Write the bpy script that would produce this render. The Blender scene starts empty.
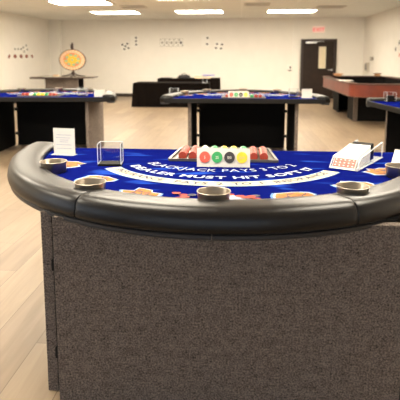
import bpy, bmesh, math, random
from math import sin, cos, pi, radians, sqrt, atan2
from mathutils import Vector, Matrix
random.seed(7)
sc = bpy.context.scene
COL = sc.collection

# ------------------------------------------------------------------ camera, light, exposure
cam_d = bpy.data.cameras.new('camera'); cam = bpy.data.objects.new('camera', cam_d); COL.objects.link(cam)
cam.location = (0, 0, 1.549)
cam.rotation_euler = (radians(90 - 8.41), 0, radians(4.5))
cam_d.sensor_width = 36; cam_d.lens = 517 / 400 * 36
cam_d.shift_y = -(200 - 131.5) / 400
cam_d.clip_start = .05
cam_d.dof.use_dof = True; cam_d.dof.focus_distance = 2.6; cam_d.dof.aperture_fstop = 4.2
sc.camera = cam
w = bpy.data.worlds.new('world'); sc.world = w; w.use_nodes = True
w.node_tree.nodes['Background'].inputs[0].default_value = (.9, .8, .65, 1)
w.node_tree.nodes['Background'].inputs[1].default_value = .2
LAMP_COL = (1.0, .90, .73); LAMP_STR = 23.0
sc.view_settings.view_transform = 'Standard'; sc.view_settings.look = 'None'
sc.view_settings.gamma = 1; sc.view_settings.exposure = 0.50
sc.view_settings.use_curve_mapping = False

# ------------------------------------------------------------------ materials
def lin(c):
    return tuple((x/255/12.92 if x/255 <= .04045 else ((x/255+.055)/1.055)**2.4) for x in c)
def mat(name, col, rough=.6, metal=0, spec=None, emit=None, estr=0, noise=None, bump=None, alpha=None, trans=0, coat=0):
    m = bpy.data.materials.new(name); m.use_nodes = True; nt = m.node_tree; b = nt.nodes['Principled BSDF']
    c = lin(col)+(1,)
    b.inputs['Base Color'].default_value = c; b.inputs['Roughness'].default_value = rough; b.inputs['Metallic'].default_value = metal
    if spec is not None: b.inputs['Specular IOR Level'].default_value = spec
    if emit: b.inputs['Emission Color'].default_value = emit+(1,); b.inputs['Emission Strength'].default_value = estr
    if trans: b.inputs['Transmission Weight'].default_value = trans
    if coat: b.inputs['Coat Weight'].default_value = coat
    if alpha is not None: b.inputs['Alpha'].default_value = alpha
    tc = nt.nodes.new('ShaderNodeTexCoord')
    if noise:
        scale, amt, det = noise
        n = nt.nodes.new('ShaderNodeTexNoise'); n.inputs['Scale'].default_value = scale; n.inputs['Detail'].default_value = det
        nt.links.new(tc.outputs['Object'], n.inputs['Vector'])
        r = nt.nodes.new('ShaderNodeValToRGB'); r.color_ramp.elements[0].position = .3; r.color_ramp.elements[1].position = .7
        r.color_ramp.elements[0].color = tuple(x*(1-amt) for x in c[:3])+(1,); r.color_ramp.elements[1].color = tuple(min(1, x*(1+amt)) for x in c[:3])+(1,)
        nt.links.new(n.outputs['Fac'], r.inputs['Fac']); nt.links.new(r.outputs['Color'], b.inputs['Base Color'])
    if bump:
        scale, st = bump
        n2 = nt.nodes.new('ShaderNodeTexNoise'); n2.inputs['Scale'].default_value = scale; n2.inputs['Detail'].default_value = 3
        nt.links.new(tc.outputs['Object'], n2.inputs['Vector'])
        bp = nt.nodes.new('ShaderNodeBump'); bp.inputs['Strength'].default_value = st; bp.inputs['Distance'].default_value = .004
        nt.links.new(n2.outputs['Fac'], bp.inputs['Height']); nt.links.new(bp.outputs['Normal'], b.inputs['Normal'])
    return m

M = {}
M['wall'] = mat('wall_paint', (238, 233, 224), .75, noise=(3, .015, 2))
M['ceiling_base'] = mat('ceiling_plain', (214, 210, 202), .9)
M['pilaster'] = mat('pilaster_paint', (238, 234, 226), .7, noise=(4, .01, 2))
M['white'] = mat('white_plastic', (238, 234, 226), .4, noise=(20, .01, 2))
M['paper'] = mat('white_paper', (205, 200, 192), .6, noise=(30, .01, 2))
M['paper_line'] = mat('printed_grey_line', (150, 152, 170), .7, noise=(60, .1, 2))
M['baseboard'] = mat('dark_baseboard', (46, 36, 30), .5, noise=(8, .15, 2))
M['door'] = mat('dark_brown_door', (40, 27, 20), .55, spec=.25, noise=(6, .15, 4))
M['door_frame'] = mat('dark_door_frame', (44, 32, 26), .5, noise=(6, .1, 2))
M['frosted'] = mat('door_pane', (225, 212, 182), .3, noise=(4, .03, 2))
M['steel'] = mat('brushed_steel', (160, 149, 134), .33, 1, noise=(40, .06, 2))
M['chrome'] = mat('chrome', (190, 186, 180), .25, 1, noise=(30, .03, 2))
M['vinyl'] = mat('black_vinyl', (15, 12, 11), .33, spec=.30, noise=(6, .12, 3), bump=(300, .05))
M['vinyl_trim'] = mat('black_vinyl_trim', (34, 33, 34), .42, noise=(9, .1, 2))
M['black'] = mat('black_laminate', (11, 9, 8), .7, spec=.15, noise=(12, .15, 2))
M['black_edge'] = mat('dark_edge_band', (18, 16, 15), .5, spec=.2, noise=(20, .15, 2))
M['drape'] = mat('black_tablecloth', (17, 13, 11), .95, spec=.05, noise=(20, .12, 3))
M['wood'] = mat('mahogany', (100, 36, 16), .42, noise=(5, .2, 5))
M['wood_pale'] = mat('pale_wood', (205, 150, 105), .4, noise=(9, .12, 4))
M['wood_dark'] = mat('dark_walnut', (66, 36, 26), .4, noise=(9, .12, 4))
M['green'] = mat('dark_green_felt', (40, 45, 38), .9, noise=(30, .1, 3))
M['red'] = mat('red_clay', (158, 58, 40), .45, noise=(30, .06, 2))
M['pinkedge'] = mat('pale_red_clay', (222, 130, 110), .5, noise=(30, .06, 2))
M['chip_green'] = mat('green_clay', (52, 150, 84), .45, noise=(30, .06, 2))
M['chip_black'] = mat('black_clay', (52, 48, 46), .45, noise=(30, .06, 2))
M['chip_yellow'] = mat('yellow_clay', (232, 196, 50), .45, noise=(30, .06, 2))
M['chip_white'] = mat('white_clay', (226, 222, 205), .45, noise=(30, .04, 2))
M['print_white'] = mat('white_felt_print', (160, 168, 188), .8, noise=(40, .06, 2))
M['print_cream'] = mat('cream_felt_print', (176, 170, 146), .8, noise=(25, .08, 2))
M['print_dark'] = mat('dark_felt_print', (46, 46, 70), .8, noise=(40, .1, 2))
M['print_yellow'] = mat('yellow_felt_print', (150, 92, 20), .8, noise=(40, .45, 4))
M['print_blue'] = mat('light_blue_felt_print', (76, 118, 176), .8, noise=(26, .2, 3))
M['print_red'] = mat('red_felt_print', (140, 48, 36), .8, noise=(60, .4, 3))
M['pip'] = mat('black_pip', (30, 26, 24), .6, noise=(40, .1, 2))
M['decal'] = mat('white_decal', (240, 236, 228), .5, noise=(20, .01, 2))
M['decal_line'] = mat('grey_decal_line', (150, 142, 128), .6, noise=(20, .05, 2))
M['decal_brown'] = mat('red_brown_decal', (150, 92, 74), .6, noise=(20, .2, 2))
M['card_red'] = mat('red_card_back', (216, 104, 92), .5, noise=(90, .35, 3))
M['grey_metal'] = mat('grey_tray_metal', (112, 106, 98), .35, .6, noise=(30, .06, 2))
M['exit_red'] = mat('exit_red', (225, 60, 60), .5, emit=(.9, .12, .12), estr=.35)
M['exit_face'] = mat('exit_face', (246, 226, 216), .5, emit=(1, .62, .55), estr=.18)
M['sign_red'] = mat('printed_red', (205, 84, 66), .6, noise=(30, .06, 2))
M['orange'] = mat('wheel_orange', (222, 132, 96), .5, noise=(30, .08, 2))
M['cream'] = mat('wheel_cream', (240, 208, 170), .5, noise=(30, .05, 2))
M['amber'] = mat('wheel_amber', (240, 190, 60), .5, noise=(30, .05, 2))
M['teal'] = mat('wheel_teal', (150, 190, 150), .5, noise=(30, .05, 2))
M['walnut'] = mat('wheel_walnut', (58, 42, 36), .45, noise=(12, .1, 3))
M['vent'] = mat('vent_grey', (200, 194, 182), .5, noise=(20, .03, 2))
M['vent_dark'] = mat('vent_gap', (130, 122, 110), .6, noise=(20, .03, 2))
M['lamp'] = mat('lamp_diffuser', (255, 255, 250), .5, emit=LAMP_COL, estr=LAMP_STR)
M['daylight'] = mat('daylit_window', (200, 215, 235), .3, emit=(.70, .84, 1.0), estr=1.25)
M['blue_cloth'] = mat('blue_print', (60, 80, 190), .6, noise=(20, .1, 2))
M['bag'] = mat('dark_bag_nylon', (36, 34, 36), .6, noise=(20, .15, 2))

def acrylic():
    m = bpy.data.materials.new('clear_acrylic'); m.use_nodes = True; nt = m.node_tree; nt.nodes.clear()
    o = nt.nodes.new('ShaderNodeOutputMaterial'); g = nt.nodes.new('ShaderNodeBsdfGlossy'); t = nt.nodes.new('ShaderNodeBsdfTransparent')
    lw = nt.nodes.new('ShaderNodeLayerWeight'); lw.inputs['Blend'].default_value = .5; p = nt.nodes.new('ShaderNodeMath'); p.operation = 'POWER'; p.inputs[1].default_value = 5
    nt.links.new(lw.outputs['Facing'], p.inputs[0]); f = nt.nodes.new('ShaderNodeMath'); f.operation = 'MULTIPLY_ADD'; f.inputs[1].default_value = .6; f.inputs[2].default_value = .04; nt.links.new(p.outputs[0], f.inputs[0])
    mx = nt.nodes.new('ShaderNodeMixShader'); g.inputs['Roughness'].default_value = .04
    t.inputs['Color'].default_value = (.95, .96, .96, 1)
    nt.links.new(f.outputs[0], mx.inputs[0]); nt.links.new(t.outputs[0], mx.inputs[1]); nt.links.new(g.outputs[0], mx.inputs[2])
    nt.links.new(mx.outputs[0], o.inputs[0]); return m
M['acrylic'] = acrylic()
M['acrylic_edge'] = mat('acrylic_edge', (225, 228, 232), .25, alpha=.6)  # pale colour stands in for light caught along clear edges; feet share it

def floor_mat():
    m = bpy.data.materials.new('oak_plank_floor'); m.use_nodes = True; nt = m.node_tree; b = nt.nodes['Principled BSDF']; L = nt.links.new
    tc = nt.nodes.new('ShaderNodeTexCoord'); mp = nt.nodes.new('ShaderNodeMapping'); mp.inputs['Rotation'].default_value = (0, 0, radians(90)); mp.inputs['Location'].default_value = (.55, .065, 0)
    L(tc.outputs['Object'], mp.inputs['Vector'])
    br = nt.nodes.new('ShaderNodeTexBrick'); br.offset = .37; br.offset_frequency = 2
    br.inputs['Scale'].default_value = 1; br.inputs['Brick Width'].default_value = 1.45; br.inputs['Row Height'].default_value = .257
    br.inputs['Mortar Size'].default_value = .0022; br.inputs['Mortar Smooth'].default_value = .2; br.inputs['Bias'].default_value = 0
    br.inputs['Color1'].default_value = (0, 0, 0, 1); br.inputs['Color2'].default_value = (1, 1, 1, 1); br.inputs['Mortar'].default_value = (.5, .5, .5, 1)
    L(mp.outputs[0], br.inputs['Vector'])
    r = nt.nodes.new('ShaderNodeValToRGB'); e = r.color_ramp.elements
    e[0].position = 0; e[0].color = lin((120, 102, 83))+(1,); e[1].position = 1; e[1].color = lin((141, 123, 101))+(1,)
    L(br.outputs['Color'], r.inputs['Fac'])
    m2 = nt.nodes.new('ShaderNodeMapping'); m2.inputs['Scale'].default_value = (9, .7, 1); L(tc.outputs['Object'], m2.inputs['Vector'])
    n = nt.nodes.new('ShaderNodeTexNoise'); n.inputs['Scale'].default_value = 2.2; n.inputs['Detail'].default_value = 6; n.inputs['Distortion'].default_value = .6
    L(m2.outputs[0], n.inputs['Vector'])
    r2 = nt.nodes.new('ShaderNodeValToRGB'); r2.color_ramp.elements[0].position = .3; r2.color_ramp.elements[1].position = .72
    r2.color_ramp.elements[0].color = (.70, .66, .60, 1); r2.color_ramp.elements[1].color = (1.05, 1.05, 1.05, 1)
    L(n.outputs['Fac'], r2.inputs['Fac'])
    mu = nt.nodes.new('ShaderNodeMixRGB'); mu.blend_type = 'MULTIPLY'; mu.inputs[0].default_value = .75
    L(r.outputs[0], mu.inputs[1]); L(r2.outputs[0], mu.inputs[2])
    mm = nt.nodes.new('ShaderNodeMixRGB'); mm.inputs[2].default_value = lin((88, 72, 55))+(1,)
    L(br.outputs['Fac'], mm.inputs[0]); L(mu.outputs[0], mm.inputs[1]); L(mm.outputs[0], b.inputs['Base Color'])
    b.inputs['Roughness'].default_value = .42
    return m
M['floor'] = floor_mat()

def ceiling_mat():
    m = bpy.data.materials.new('ceiling_tiles'); m.use_nodes = True; nt = m.node_tree; b = nt.nodes['Principled BSDF']; L = nt.links.new
    tc = nt.nodes.new('ShaderNodeTexCoord')
    br = nt.nodes.new('ShaderNodeTexBrick'); br.offset = 0
    br.inputs['Brick Width'].default_value = 1.4; br.inputs['Row Height'].default_value = .7; br.inputs['Scale'].default_value = 1
    br.inputs['Mortar Size'].default_value = .014; br.inputs['Mortar Smooth'].default_value = .1
    br.inputs['Color1'].default_value = lin((240, 240, 234))+(1,); br.inputs['Color2'].default_value = lin((235, 235, 229))+(1,); br.inputs['Mortar'].default_value = lin((248, 247, 242))+(1,)
    L(tc.outputs['Object'], br.inputs['Vector']); L(br.outputs['Color'], b.inputs['Base Color']); b.inputs['Roughness'].default_value = .9
    return m
M['ceiling'] = ceiling_mat()

def carpet_mat():
    m = bpy.data.materials.new('grey_carpet'); m.use_nodes = True; nt = m.node_tree; b = nt.nodes['Principled BSDF']; L = nt.links.new
    tc = nt.nodes.new('ShaderNodeTexCoord')
    n = nt.nodes.new('ShaderNodeTexNoise'); n.inputs['Scale'].default_value = 130; n.inputs['Detail'].default_value = 3
    L(tc.outputs['Object'], n.inputs['Vector'])
    mp = nt.nodes.new('ShaderNodeMapping'); mp.inputs['Scale'].default_value = (2, 2, 26); L(tc.outputs['Object'], mp.inputs['Vector'])
    n2 = nt.nodes.new('ShaderNodeTexNoise'); n2.inputs['Scale'].default_value = 3; n2.inputs['Detail'].default_value = 2; L(mp.outputs[0], n2.inputs['Vector'])
    n3 = nt.nodes.new('ShaderNodeTexNoise'); n3.inputs['Scale'].default_value = 26; n3.inputs['Detail'].default_value = 3; L(tc.outputs['Object'], n3.inputs['Vector'])
    a = nt.nodes.new('ShaderNodeMath'); a.operation = 'MULTIPLY_ADD'; a.inputs[1].default_value = .12
    L(n2.outputs['Fac'], a.inputs[0]); L(n.outputs['Fac'], a.inputs[2])
    a2 = nt.nodes.new('ShaderNodeMath'); a2.operation = 'MULTIPLY_ADD'; a2.inputs[1].default_value = .3
    L(n3.outputs['Fac'], a2.inputs[0]); L(a.outputs[0], a2.inputs[2])
    r = nt.nodes.new('ShaderNodeValToRGB'); r.color_ramp.elements[0].position = .45; r.color_ramp.elements[1].position = 1.0
    r.color_ramp.elements[0].color = lin((48, 43, 40))+(1,); r.color_ramp.elements[1].color = lin((142, 128, 118))+(1,)
    L(a2.outputs[0], r.inputs['Fac']); L(r.outputs[0], b.inputs['Base Color']); b.inputs['Roughness'].default_value = .95
    b.inputs['Specular IOR Level'].default_value = .15
    bp = nt.nodes.new('ShaderNodeBump'); bp.inputs['Strength'].default_value = .6; bp.inputs['Distance'].default_value = .004
    L(n.outputs['Fac'], bp.inputs['Height']); L(bp.outputs[0], b.inputs['Normal'])
    return m
M['carpet'] = carpet_mat()

def felt_mat():
    m = bpy.data.materials.new('royal_blue_felt'); m.use_nodes = True; nt = m.node_tree; b = nt.nodes['Principled BSDF']; L = nt.links.new
    tc = nt.nodes.new('ShaderNodeTexCoord'); mp = nt.nodes.new('ShaderNodeMapping'); mp.inputs['Scale'].default_value = (2.2, 6.5, 1); mp.inputs['Rotation'].default_value = (0, 0, .2)
    L(tc.outputs['Object'], mp.inputs['Vector'])
    n = nt.nodes.new('ShaderNodeTexNoise'); n.inputs['Scale'].default_value = 1.9; n.inputs['Detail'].default_value = 1.5; L(mp.outputs[0], n.inputs['Vector'])
    r = nt.nodes.new('ShaderNodeValToRGB'); e = r.color_ramp.elements
    e[0].position = .0; e[0].color = lin((9, 15, 80))+(1,); e[1].position = .58; e[1].color = lin((10, 18, 88))+(1,)
    x = r.color_ramp.elements.new(.72); x.color = lin((32, 62, 150))+(1,)
    L(n.outputs['Fac'], r.inputs['Fac']); L(r.outputs[0], b.inputs['Base Color']); b.inputs['Roughness'].default_value = .9; b.inputs['Specular IOR Level'].default_value = 0
    return m
M['felt'] = felt_mat()

# ------------------------------------------------------------------ helpers
US = 1.10    # metres per survey unit: 1.1 for the room and its far furniture, 1 for the blackjack tables
def new_obj(name, bm, m, parent=None, smooth=False, bevel=0, loc=None):
    if parent is None and US != 1: bmesh.ops.scale(bm, vec=(US, US, US), verts=bm.verts[:])
    me = bpy.data.meshes.new(name); bmesh.ops.recalc_face_normals(bm, faces=bm.faces[:]); bm.to_mesh(me); bm.free()
    ms = m if isinstance(m, (list, tuple)) else [m]
    for k in ms: me.materials.append(M[k])
    o = bpy.data.objects.new(name, me); COL.objects.link(o)
    if parent: o.parent = parent
    if loc: o.location = Vector(loc)*US
    if smooth:
        for p in me.polygons: p.use_smooth = True
    if bevel:
        md = o.modifiers.new('bevel', 'BEVEL'); md.width = bevel; md.segments = 2; md.limit_method = 'ANGLE'; md.angle_limit = radians(40)
    return o
def thing(name, label, cat, loc=(0, 0, 0), rotz=0, group=None):
    o = bpy.data.objects.new(name, None); COL.objects.link(o); o.location = Vector(loc)*US; o.scale = (US, US, US); o.rotation_euler = (0, 0, rotz)
    o['label'] = label; o['category'] = cat
    if group: o['group'] = group
    o.empty_display_size = .1
    return o
def tag(o, label, cat, group=None):
    o['label'] = label; o['category'] = cat
    if group: o['group'] = group
    return o
def struct(name, bm, m, **k):
    o = new_obj(name, bm, m, **k); o['kind'] = 'structure'; return o
def dup(root, loc, rotz, label=None, group=None, parent=None):
    r = root.copy(); COL.objects.link(r)
    if parent is None:
        r.location = Vector(loc)*US; r.rotation_euler = (0, 0, rotz)
        if label: r['label'] = label
        if group: r['group'] = group
    else: r.parent = parent
    for ch in list(root.children): dup(ch, None, None, parent=r)
    return r
def box(bm, x0, x1, y0, y1, z0, z1, mi=0):
    v = [bm.verts.new(p) for p in [(x0, y0, z0), (x1, y0, z0), (x1, y1, z0), (x0, y1, z0), (x0, y0, z1), (x1, y0, z1), (x1, y1, z1), (x0, y1, z1)]]
    fs = [bm.faces.new([v[i] for i in f]) for f in [(0, 3, 2, 1), (4, 5, 6, 7), (0, 1, 5, 4), (1, 2, 6, 5), (2, 3, 7, 6), (3, 0, 4, 7)]]
    for f in fs: f.material_index = mi
    return fs   # bottom, top, -y, +x, +y, -x
def BX(*a):
    bm = bmesh.new(); box(bm, *a); return bm
def prism(bm, pts, z0, z1, mi=0):
    a = [bm.verts.new((x, y, z0)) for x, y in pts]; b = [bm.verts.new((x, y, z1)) for x, y in pts]; n = len(pts)
    fs = [bm.faces.new(a[::-1]), bm.faces.new(b)] + [bm.faces.new((a[i], a[(i+1) % n], b[(i+1) % n], b[i])) for i in range(n)]
    for f in fs: f.material_index = mi
    return fs
def flat(bm, pts, mi=0):
    f = bm.faces.new([bm.verts.new(p) for p in pts]); f.material_index = mi; return f
def lathe(bm, prof, n=32, mi=0, sx=1, sy=1, ctr=(0, 0, 0)):
    rings = []
    for r, z in prof:
        if r < 1e-6: rings.append([bm.verts.new((ctr[0], ctr[1], ctr[2]+z))])
        else: rings.append([bm.verts.new((ctr[0]+r*sx*cos(2*pi*i/n), ctr[1]+r*sy*sin(2*pi*i/n), ctr[2]+z)) for i in range(n)])
    for a, b in zip(rings, rings[1:]):
        for i in range(n):
            j = (i+1) % n
            if len(a) == 1 and len(b) == 1: continue
            if len(a) == 1: f = bm.faces.new((a[0], b[j], b[i]))
            elif len(b) == 1: f = bm.faces.new((a[i], a[j], b[0]))
            else: f = bm.faces.new((a[i], a[j], b[j], b[i]))
            f.material_index = mi
def sweep(bm, path, normals, sec, taper=None, mi=0):
    rings = []
    for k, (p, nrm) in enumerate(zip(path, normals)):
        s = 1 if not taper else taper[k]
        cz = sum(z for u, z in sec)/len(sec); cu = sum(u for u, z in sec)/len(sec)
        rings.append([bm.verts.new((p[0]+nrm[0]*(cu+(u-cu)*s), p[1]+nrm[1]*(cu+(u-cu)*s), cz+(z-cz)*s)) for u, z in sec])
    n = len(sec)
    for a, b in zip(rings, rings[1:]):
        for i in range(n):
            f = bm.faces.new((a[i], a[(i+1) % n], b[(i+1) % n], b[i])); f.material_index = mi
    bm.faces.new(rings[0][::-1]).material_index = mi; bm.faces.new(rings[-1]).material_index = mi
def bar(bm, p, q, t, mi=0):
    p, q = Vector(p), Vector(q); d = (q-p).normalized(); up = Vector((0, 0, 1)) if abs(d.z) < .9 else Vector((1, 0, 0))
    s = d.cross(up).normalized()*t/2; u = d.cross(s).normalized()*t/2
    v = [bm.verts.new(c+a*s+b*u) for c in (p, q) for a, b in ((-1, -1), (1, -1), (1, 1), (-1, 1))]
    for f in [(0, 1, 2, 3), (7, 6, 5, 4), (0, 4, 5, 1), (1, 5, 6, 2), (2, 6, 7, 3), (3, 7, 4, 0)]:
        bm.faces.new([v[i] for i in f]).material_index = mi
_gl = {}
def glyph(ch, bold=False):
    k = (ch, bold)
    if k in _gl: return _gl[k]
    cu = bpy.data.curves.new('g', 'FONT'); cu.body = ch; cu.size = 1; cu.align_x = 'CENTER'; cu.resolution_u = 2
    if bold: cu.offset = .03
    o = bpy.data.objects.new('g', cu); COL.objects.link(o); bpy.context.view_layer.update()
    me = bpy.data.meshes.new_from_object(o.evaluated_get(bpy.context.evaluated_depsgraph_get()))
    V = [v.co.copy() for v in me.vertices]; F = [tuple(p.vertices) for p in me.polygons]
    wd = (max(v.x for v in V)-min(v.x for v in V)) if V else .3
    bpy.data.objects.remove(o); bpy.data.curves.remove(cu); bpy.data.meshes.remove(me)
    _gl[k] = (V, F, wd); return _gl[k]
def text_into(bm, s, place, h, wscale=1, bold=False, mi=0, spacing=None):
    """place(offset along the line) -> (origin, right vector, up vector)"""
    ws = [(.32 if c == ' ' else glyph(c, bold)[2]+.10)*h*1.4*wscale for c in s]
    tot = sum(ws); k = 1 if spacing is None else spacing/tot
    x = -tot/2*k
    for c, wd in zip(s, ws):
        if c != ' ':
            V, F, _ = glyph(c, bold); o, r, u = place(x+wd*k/2)
            vs = [bm.verts.new(Vector(o)+Vector(r)*v.x*h*1.4*wscale*(k if k < 1 else min(k, 1.25))+Vector(u)*v.y*h*1.4) for v in V]
            for f in F:
                try: bm.faces.new([vs[i] for i in f]).material_index = mi
                except ValueError: pass
        x += wd*k

# ------------------------------------------------------------------ the room
XL, XR, YB, YF, HC = -6.6, 3.9, 17.45, -4.0, 2.6
struct('floor', BX(XL-.3, XR+.3, YF-.3, YB+.9, -.1, 0), 'floor')
struct('ceiling', BX(XL-.3, XR+.3, YF-.3, YB+.9, HC, HC+.1), 'ceiling')
struct('wall_left', BX(XL-.2, XL, YF-.2, YB+.8, 0, HC), 'wall')
struct('window_1', BX(XL-.01, XL+.02, -3.2, 2.6, .35, 2.2), 'daylight')
struct('window_2', BX(-5.0, 2.8, YF-.01, YF+.02, .35, 2.2), 'daylight')
struct('wall_right', BX(XR, XR+.2, YF-.2, YB+.8, 0, HC), 'wall')
struct('wall_front', BX(XL, XR, YF-.2, YF, 0, HC), 'wall')
YBL, YBR = 17.80, 17.08
def yb(x): return YBL+(YBR-YBL)*(x-XL)/(XR-XL)
bm = bmesh.new(); prism(bm, [(XL-.2, yb(XL-.2)), (XR+.2, yb(XR+.2)), (XR+.2, yb(XR+.2)+.3), (XL-.2, yb(XL-.2)+.3)], 0, HC); struct('wall_back', bm, 'wall')
def on_back(x0, x1, d0, d1, z0, z1, bm=None, mi=0):
    if bm is None: bm = bmesh.new()
    prism(bm, [(x0, yb(x0)-d1), (x1, yb(x1)-d1), (x1, yb(x1)-d0), (x0, yb(x0)-d0)], z0, z1, mi); return bm
struct('trim_1', on_back(XL, -6.22, 0, .18, 0, HC), 'pilaster')
struct('trim_2', on_back(1.66, 1.88, 0, .10, 0, HC), 'pilaster')
bm = on_back(-6.22, 1.66, 0, .02, 0, .10); on_back(3.06, XR, 0, .02, 0, .10, bm); on_back(1.88, 1.93, 0, .02, 0, .10, bm)
struct('baseboard_back', bm, 'baseboard')
struct('baseboard_left', BX(XL, XL+.02, YF, yb(XL)-.18, 0, .10), 'baseboard')
struct('baseboard_right', BX(XR-.02, XR, YF, yb(XR), 0, .10), 'baseboard')

# door in the back wall
dx0, dx1, dz = 1.96, 3.03, 1.9
d = thing('door_1', 'x', 'door'); del d['label']; del d['category']; d['kind'] = 'structure'
bm = on_back(dx0-.03, dx0+.05, -.01, .05, 0, dz+.02); on_back(dx1-.05, dx1+.03, -.01, .05, 0, dz+.02, bm); on_back(dx0+.05, dx1-.05, -.01, .05, dz-.05, dz+.02, bm)
new_obj('door_frame', bm, 'door_frame', d)
bm = bmesh.new()
wx0, wx1, wz0, wz1 = 2.50, 2.73, .98, 1.68
for a in [(dx0+.05, wx0, 0, dz-.05), (wx1, dx1-.05, 0, dz-.05), (wx0, wx1, 0, wz0), (wx0, wx1, wz1, dz-.05)]:
    on_back(a[0], a[1], -.01, .025, a[2], a[3], bm)
new_obj('door_leaf', bm, 'door', d)
new_obj('door_pane', on_back(wx0, wx1, 0, .012, wz0, wz1), 'frosted', d)
bm = on_back(2.08, 2.42, .03, .075, 1.78, 1.84); on_back(2.38, 2.66, .03, .045, 1.835, 1.85, bm)
new_obj('door_closer', bm, 'chrome', d)
bm = on_back(2.78, 2.94, .06, .085, .92, .95); on_back(2.90, 2.95, .025, .06, .895, .975, bm)
new_obj('door_handle', bm, 'chrome', d)

# exit sign above the door
t = thing('exit_sign', 'small white exit sign with red letters on wall above the dark door', 'sign', (2.47, yb(2.47)-.01, 2.12))
new_obj('sign_box', BX(-.19, .19, -.05, 0, 0, .20), 'exit_face', t, bevel=.006)
bm = bmesh.new(); text_into(bm, 'EXIT', lambda o: ((o, -.0515, .045), (1, 0, 0), (0, 0, 1)), .11, 1.0, True)
new_obj('lettering', bm, 'exit_red', t)
# small boxes on the walls
t = thing('thermostat', 'small white wall box with a dark display left of the door', 'thermostat', (1.58, yb(1.58)-.0, .93))
new_obj('housing', BX(-.09, .09, -.04, 0, 0, .16), 'white', t, bevel=.008)
new_obj('display', BX(.0, .05, -.045, -.04, .04, .11), 'pip', t)
new_obj('bracket', BX(-.05, .07, -.03, 0, -.035, 0), 'grey_metal', t)
t = thing('control_box', 'small dark square control box high on the right wall', 'control box', (XR, 15.9, 1.25))
new_obj('housing', BX(-.05, 0, -.11, .11, 0, .10), 'vent_dark', t, bevel=.006)
new_obj('cover_plate', BX(-.056, -.05, -.07, .07, .02, .08), 'vent', t)
t = thing('wall_panel', 'tall grey panel box low on the right wall beneath the small control box', 'panel box', (XR, 16.35, .93))
new_obj('housing', BX(-.08, 0, -.14, .14, 0, .25), 'vent', t, bevel=.006)
new_obj('cover_plate', BX(-.088, -.08, -.11, .11, .03, .22), 'grey_metal', t)

# ceiling lamps
def ceiling_light(x, y, label):
    t = thing('ceiling_light', label, 'light', (x, y, HC), 0, 'recessed ceiling lights')
    bm = bmesh.new()
    for a in [(-.70, .70, -.46, -.42), (-.70, .70, .42, .46), (-.70, -.66, -.42, .42), (.66, .70, -.42, .42)]: box(bm, a[0]*.95, a[1]*.95, a[2], a[3], -.03, 0)
    new_obj('light_frame', bm, 'white', t)
    new_obj('diffuser', BX(-.627, .627, -.42, .42, -.022, -.002), 'lamp', t)
    return t
lab = {(-3.50, 14.5): 'glowing ceiling light panel at far left, above the prize wheel', (-1.15, 14.4): 'glowing ceiling light panel in the middle, above the two draped tables',
       (1.34, 14.4): 'glowing ceiling light panel at right, nearest the exit sign', (-3.62, 11.75): 'glowing ceiling light panel cut by top edge at upper left',
       (-1.15, 10.75): 'glowing ceiling light panel barely visible at top edge left of centre', (1.34, 10.4): 'ceiling light panel in the right row over the craps table'}
L0 = None
for key, l in lab.items():
    if L0 is None: L0 = ceiling_light(key[0], key[1], l)
    else: dup(L0, (key[0], key[1], HC), 0, l, 'recessed ceiling lights')
for y in (8.0, 5.0, 2.2):
    for x in (-3.8, -1.15, 1.5):
        dup(L0, (x, y, HC), 0, 'ceiling light panel over the near half of the hall, outside the picture', 'recessed ceiling lights')
def vent(x, y, label, w_=.30, h_=.30):
    t = thing('ceiling_vent', label, 'vent', (x, y, HC), 0, 'ceiling vents')
    bm = bmesh.new(); 
    for a in [(-w_, w_, -h_, -h_+.04), (-w_, w_, h_-.04, h_), (-w_, -w_+.04, -h_+.04, h_-.04), (w_-.04, w_, -h_+.04, h_-.04)]: box(bm, a[0], a[1], a[2], a[3], -.02, 0)
    new_obj('vent_frame', bm, 'vent', t); new_obj('backing', BX(-w_+.04, w_-.04, -h_+.04, h_-.04, -.008, -.001), 'vent_dark', t)
    bm = bmesh.new(); k = 5
    for i in range(k):
        y_ = -h_+.08+(2*h_-.16)*i/(k-1); box(bm, -w_+.04, w_-.04, y_-.012, y_+.012, -.018, -.008)
    new_obj('slats', bm, 'vent', t)
vent(-2.66, 12.95, 'grey ceiling vent between the upper left light panels')
vent(.36, 12.55, 'grey square ceiling vent left of the right light panel')
vent(2.2, 13.35, 'wide grey ceiling vent right of the right light panel', .34, .30)

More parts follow.
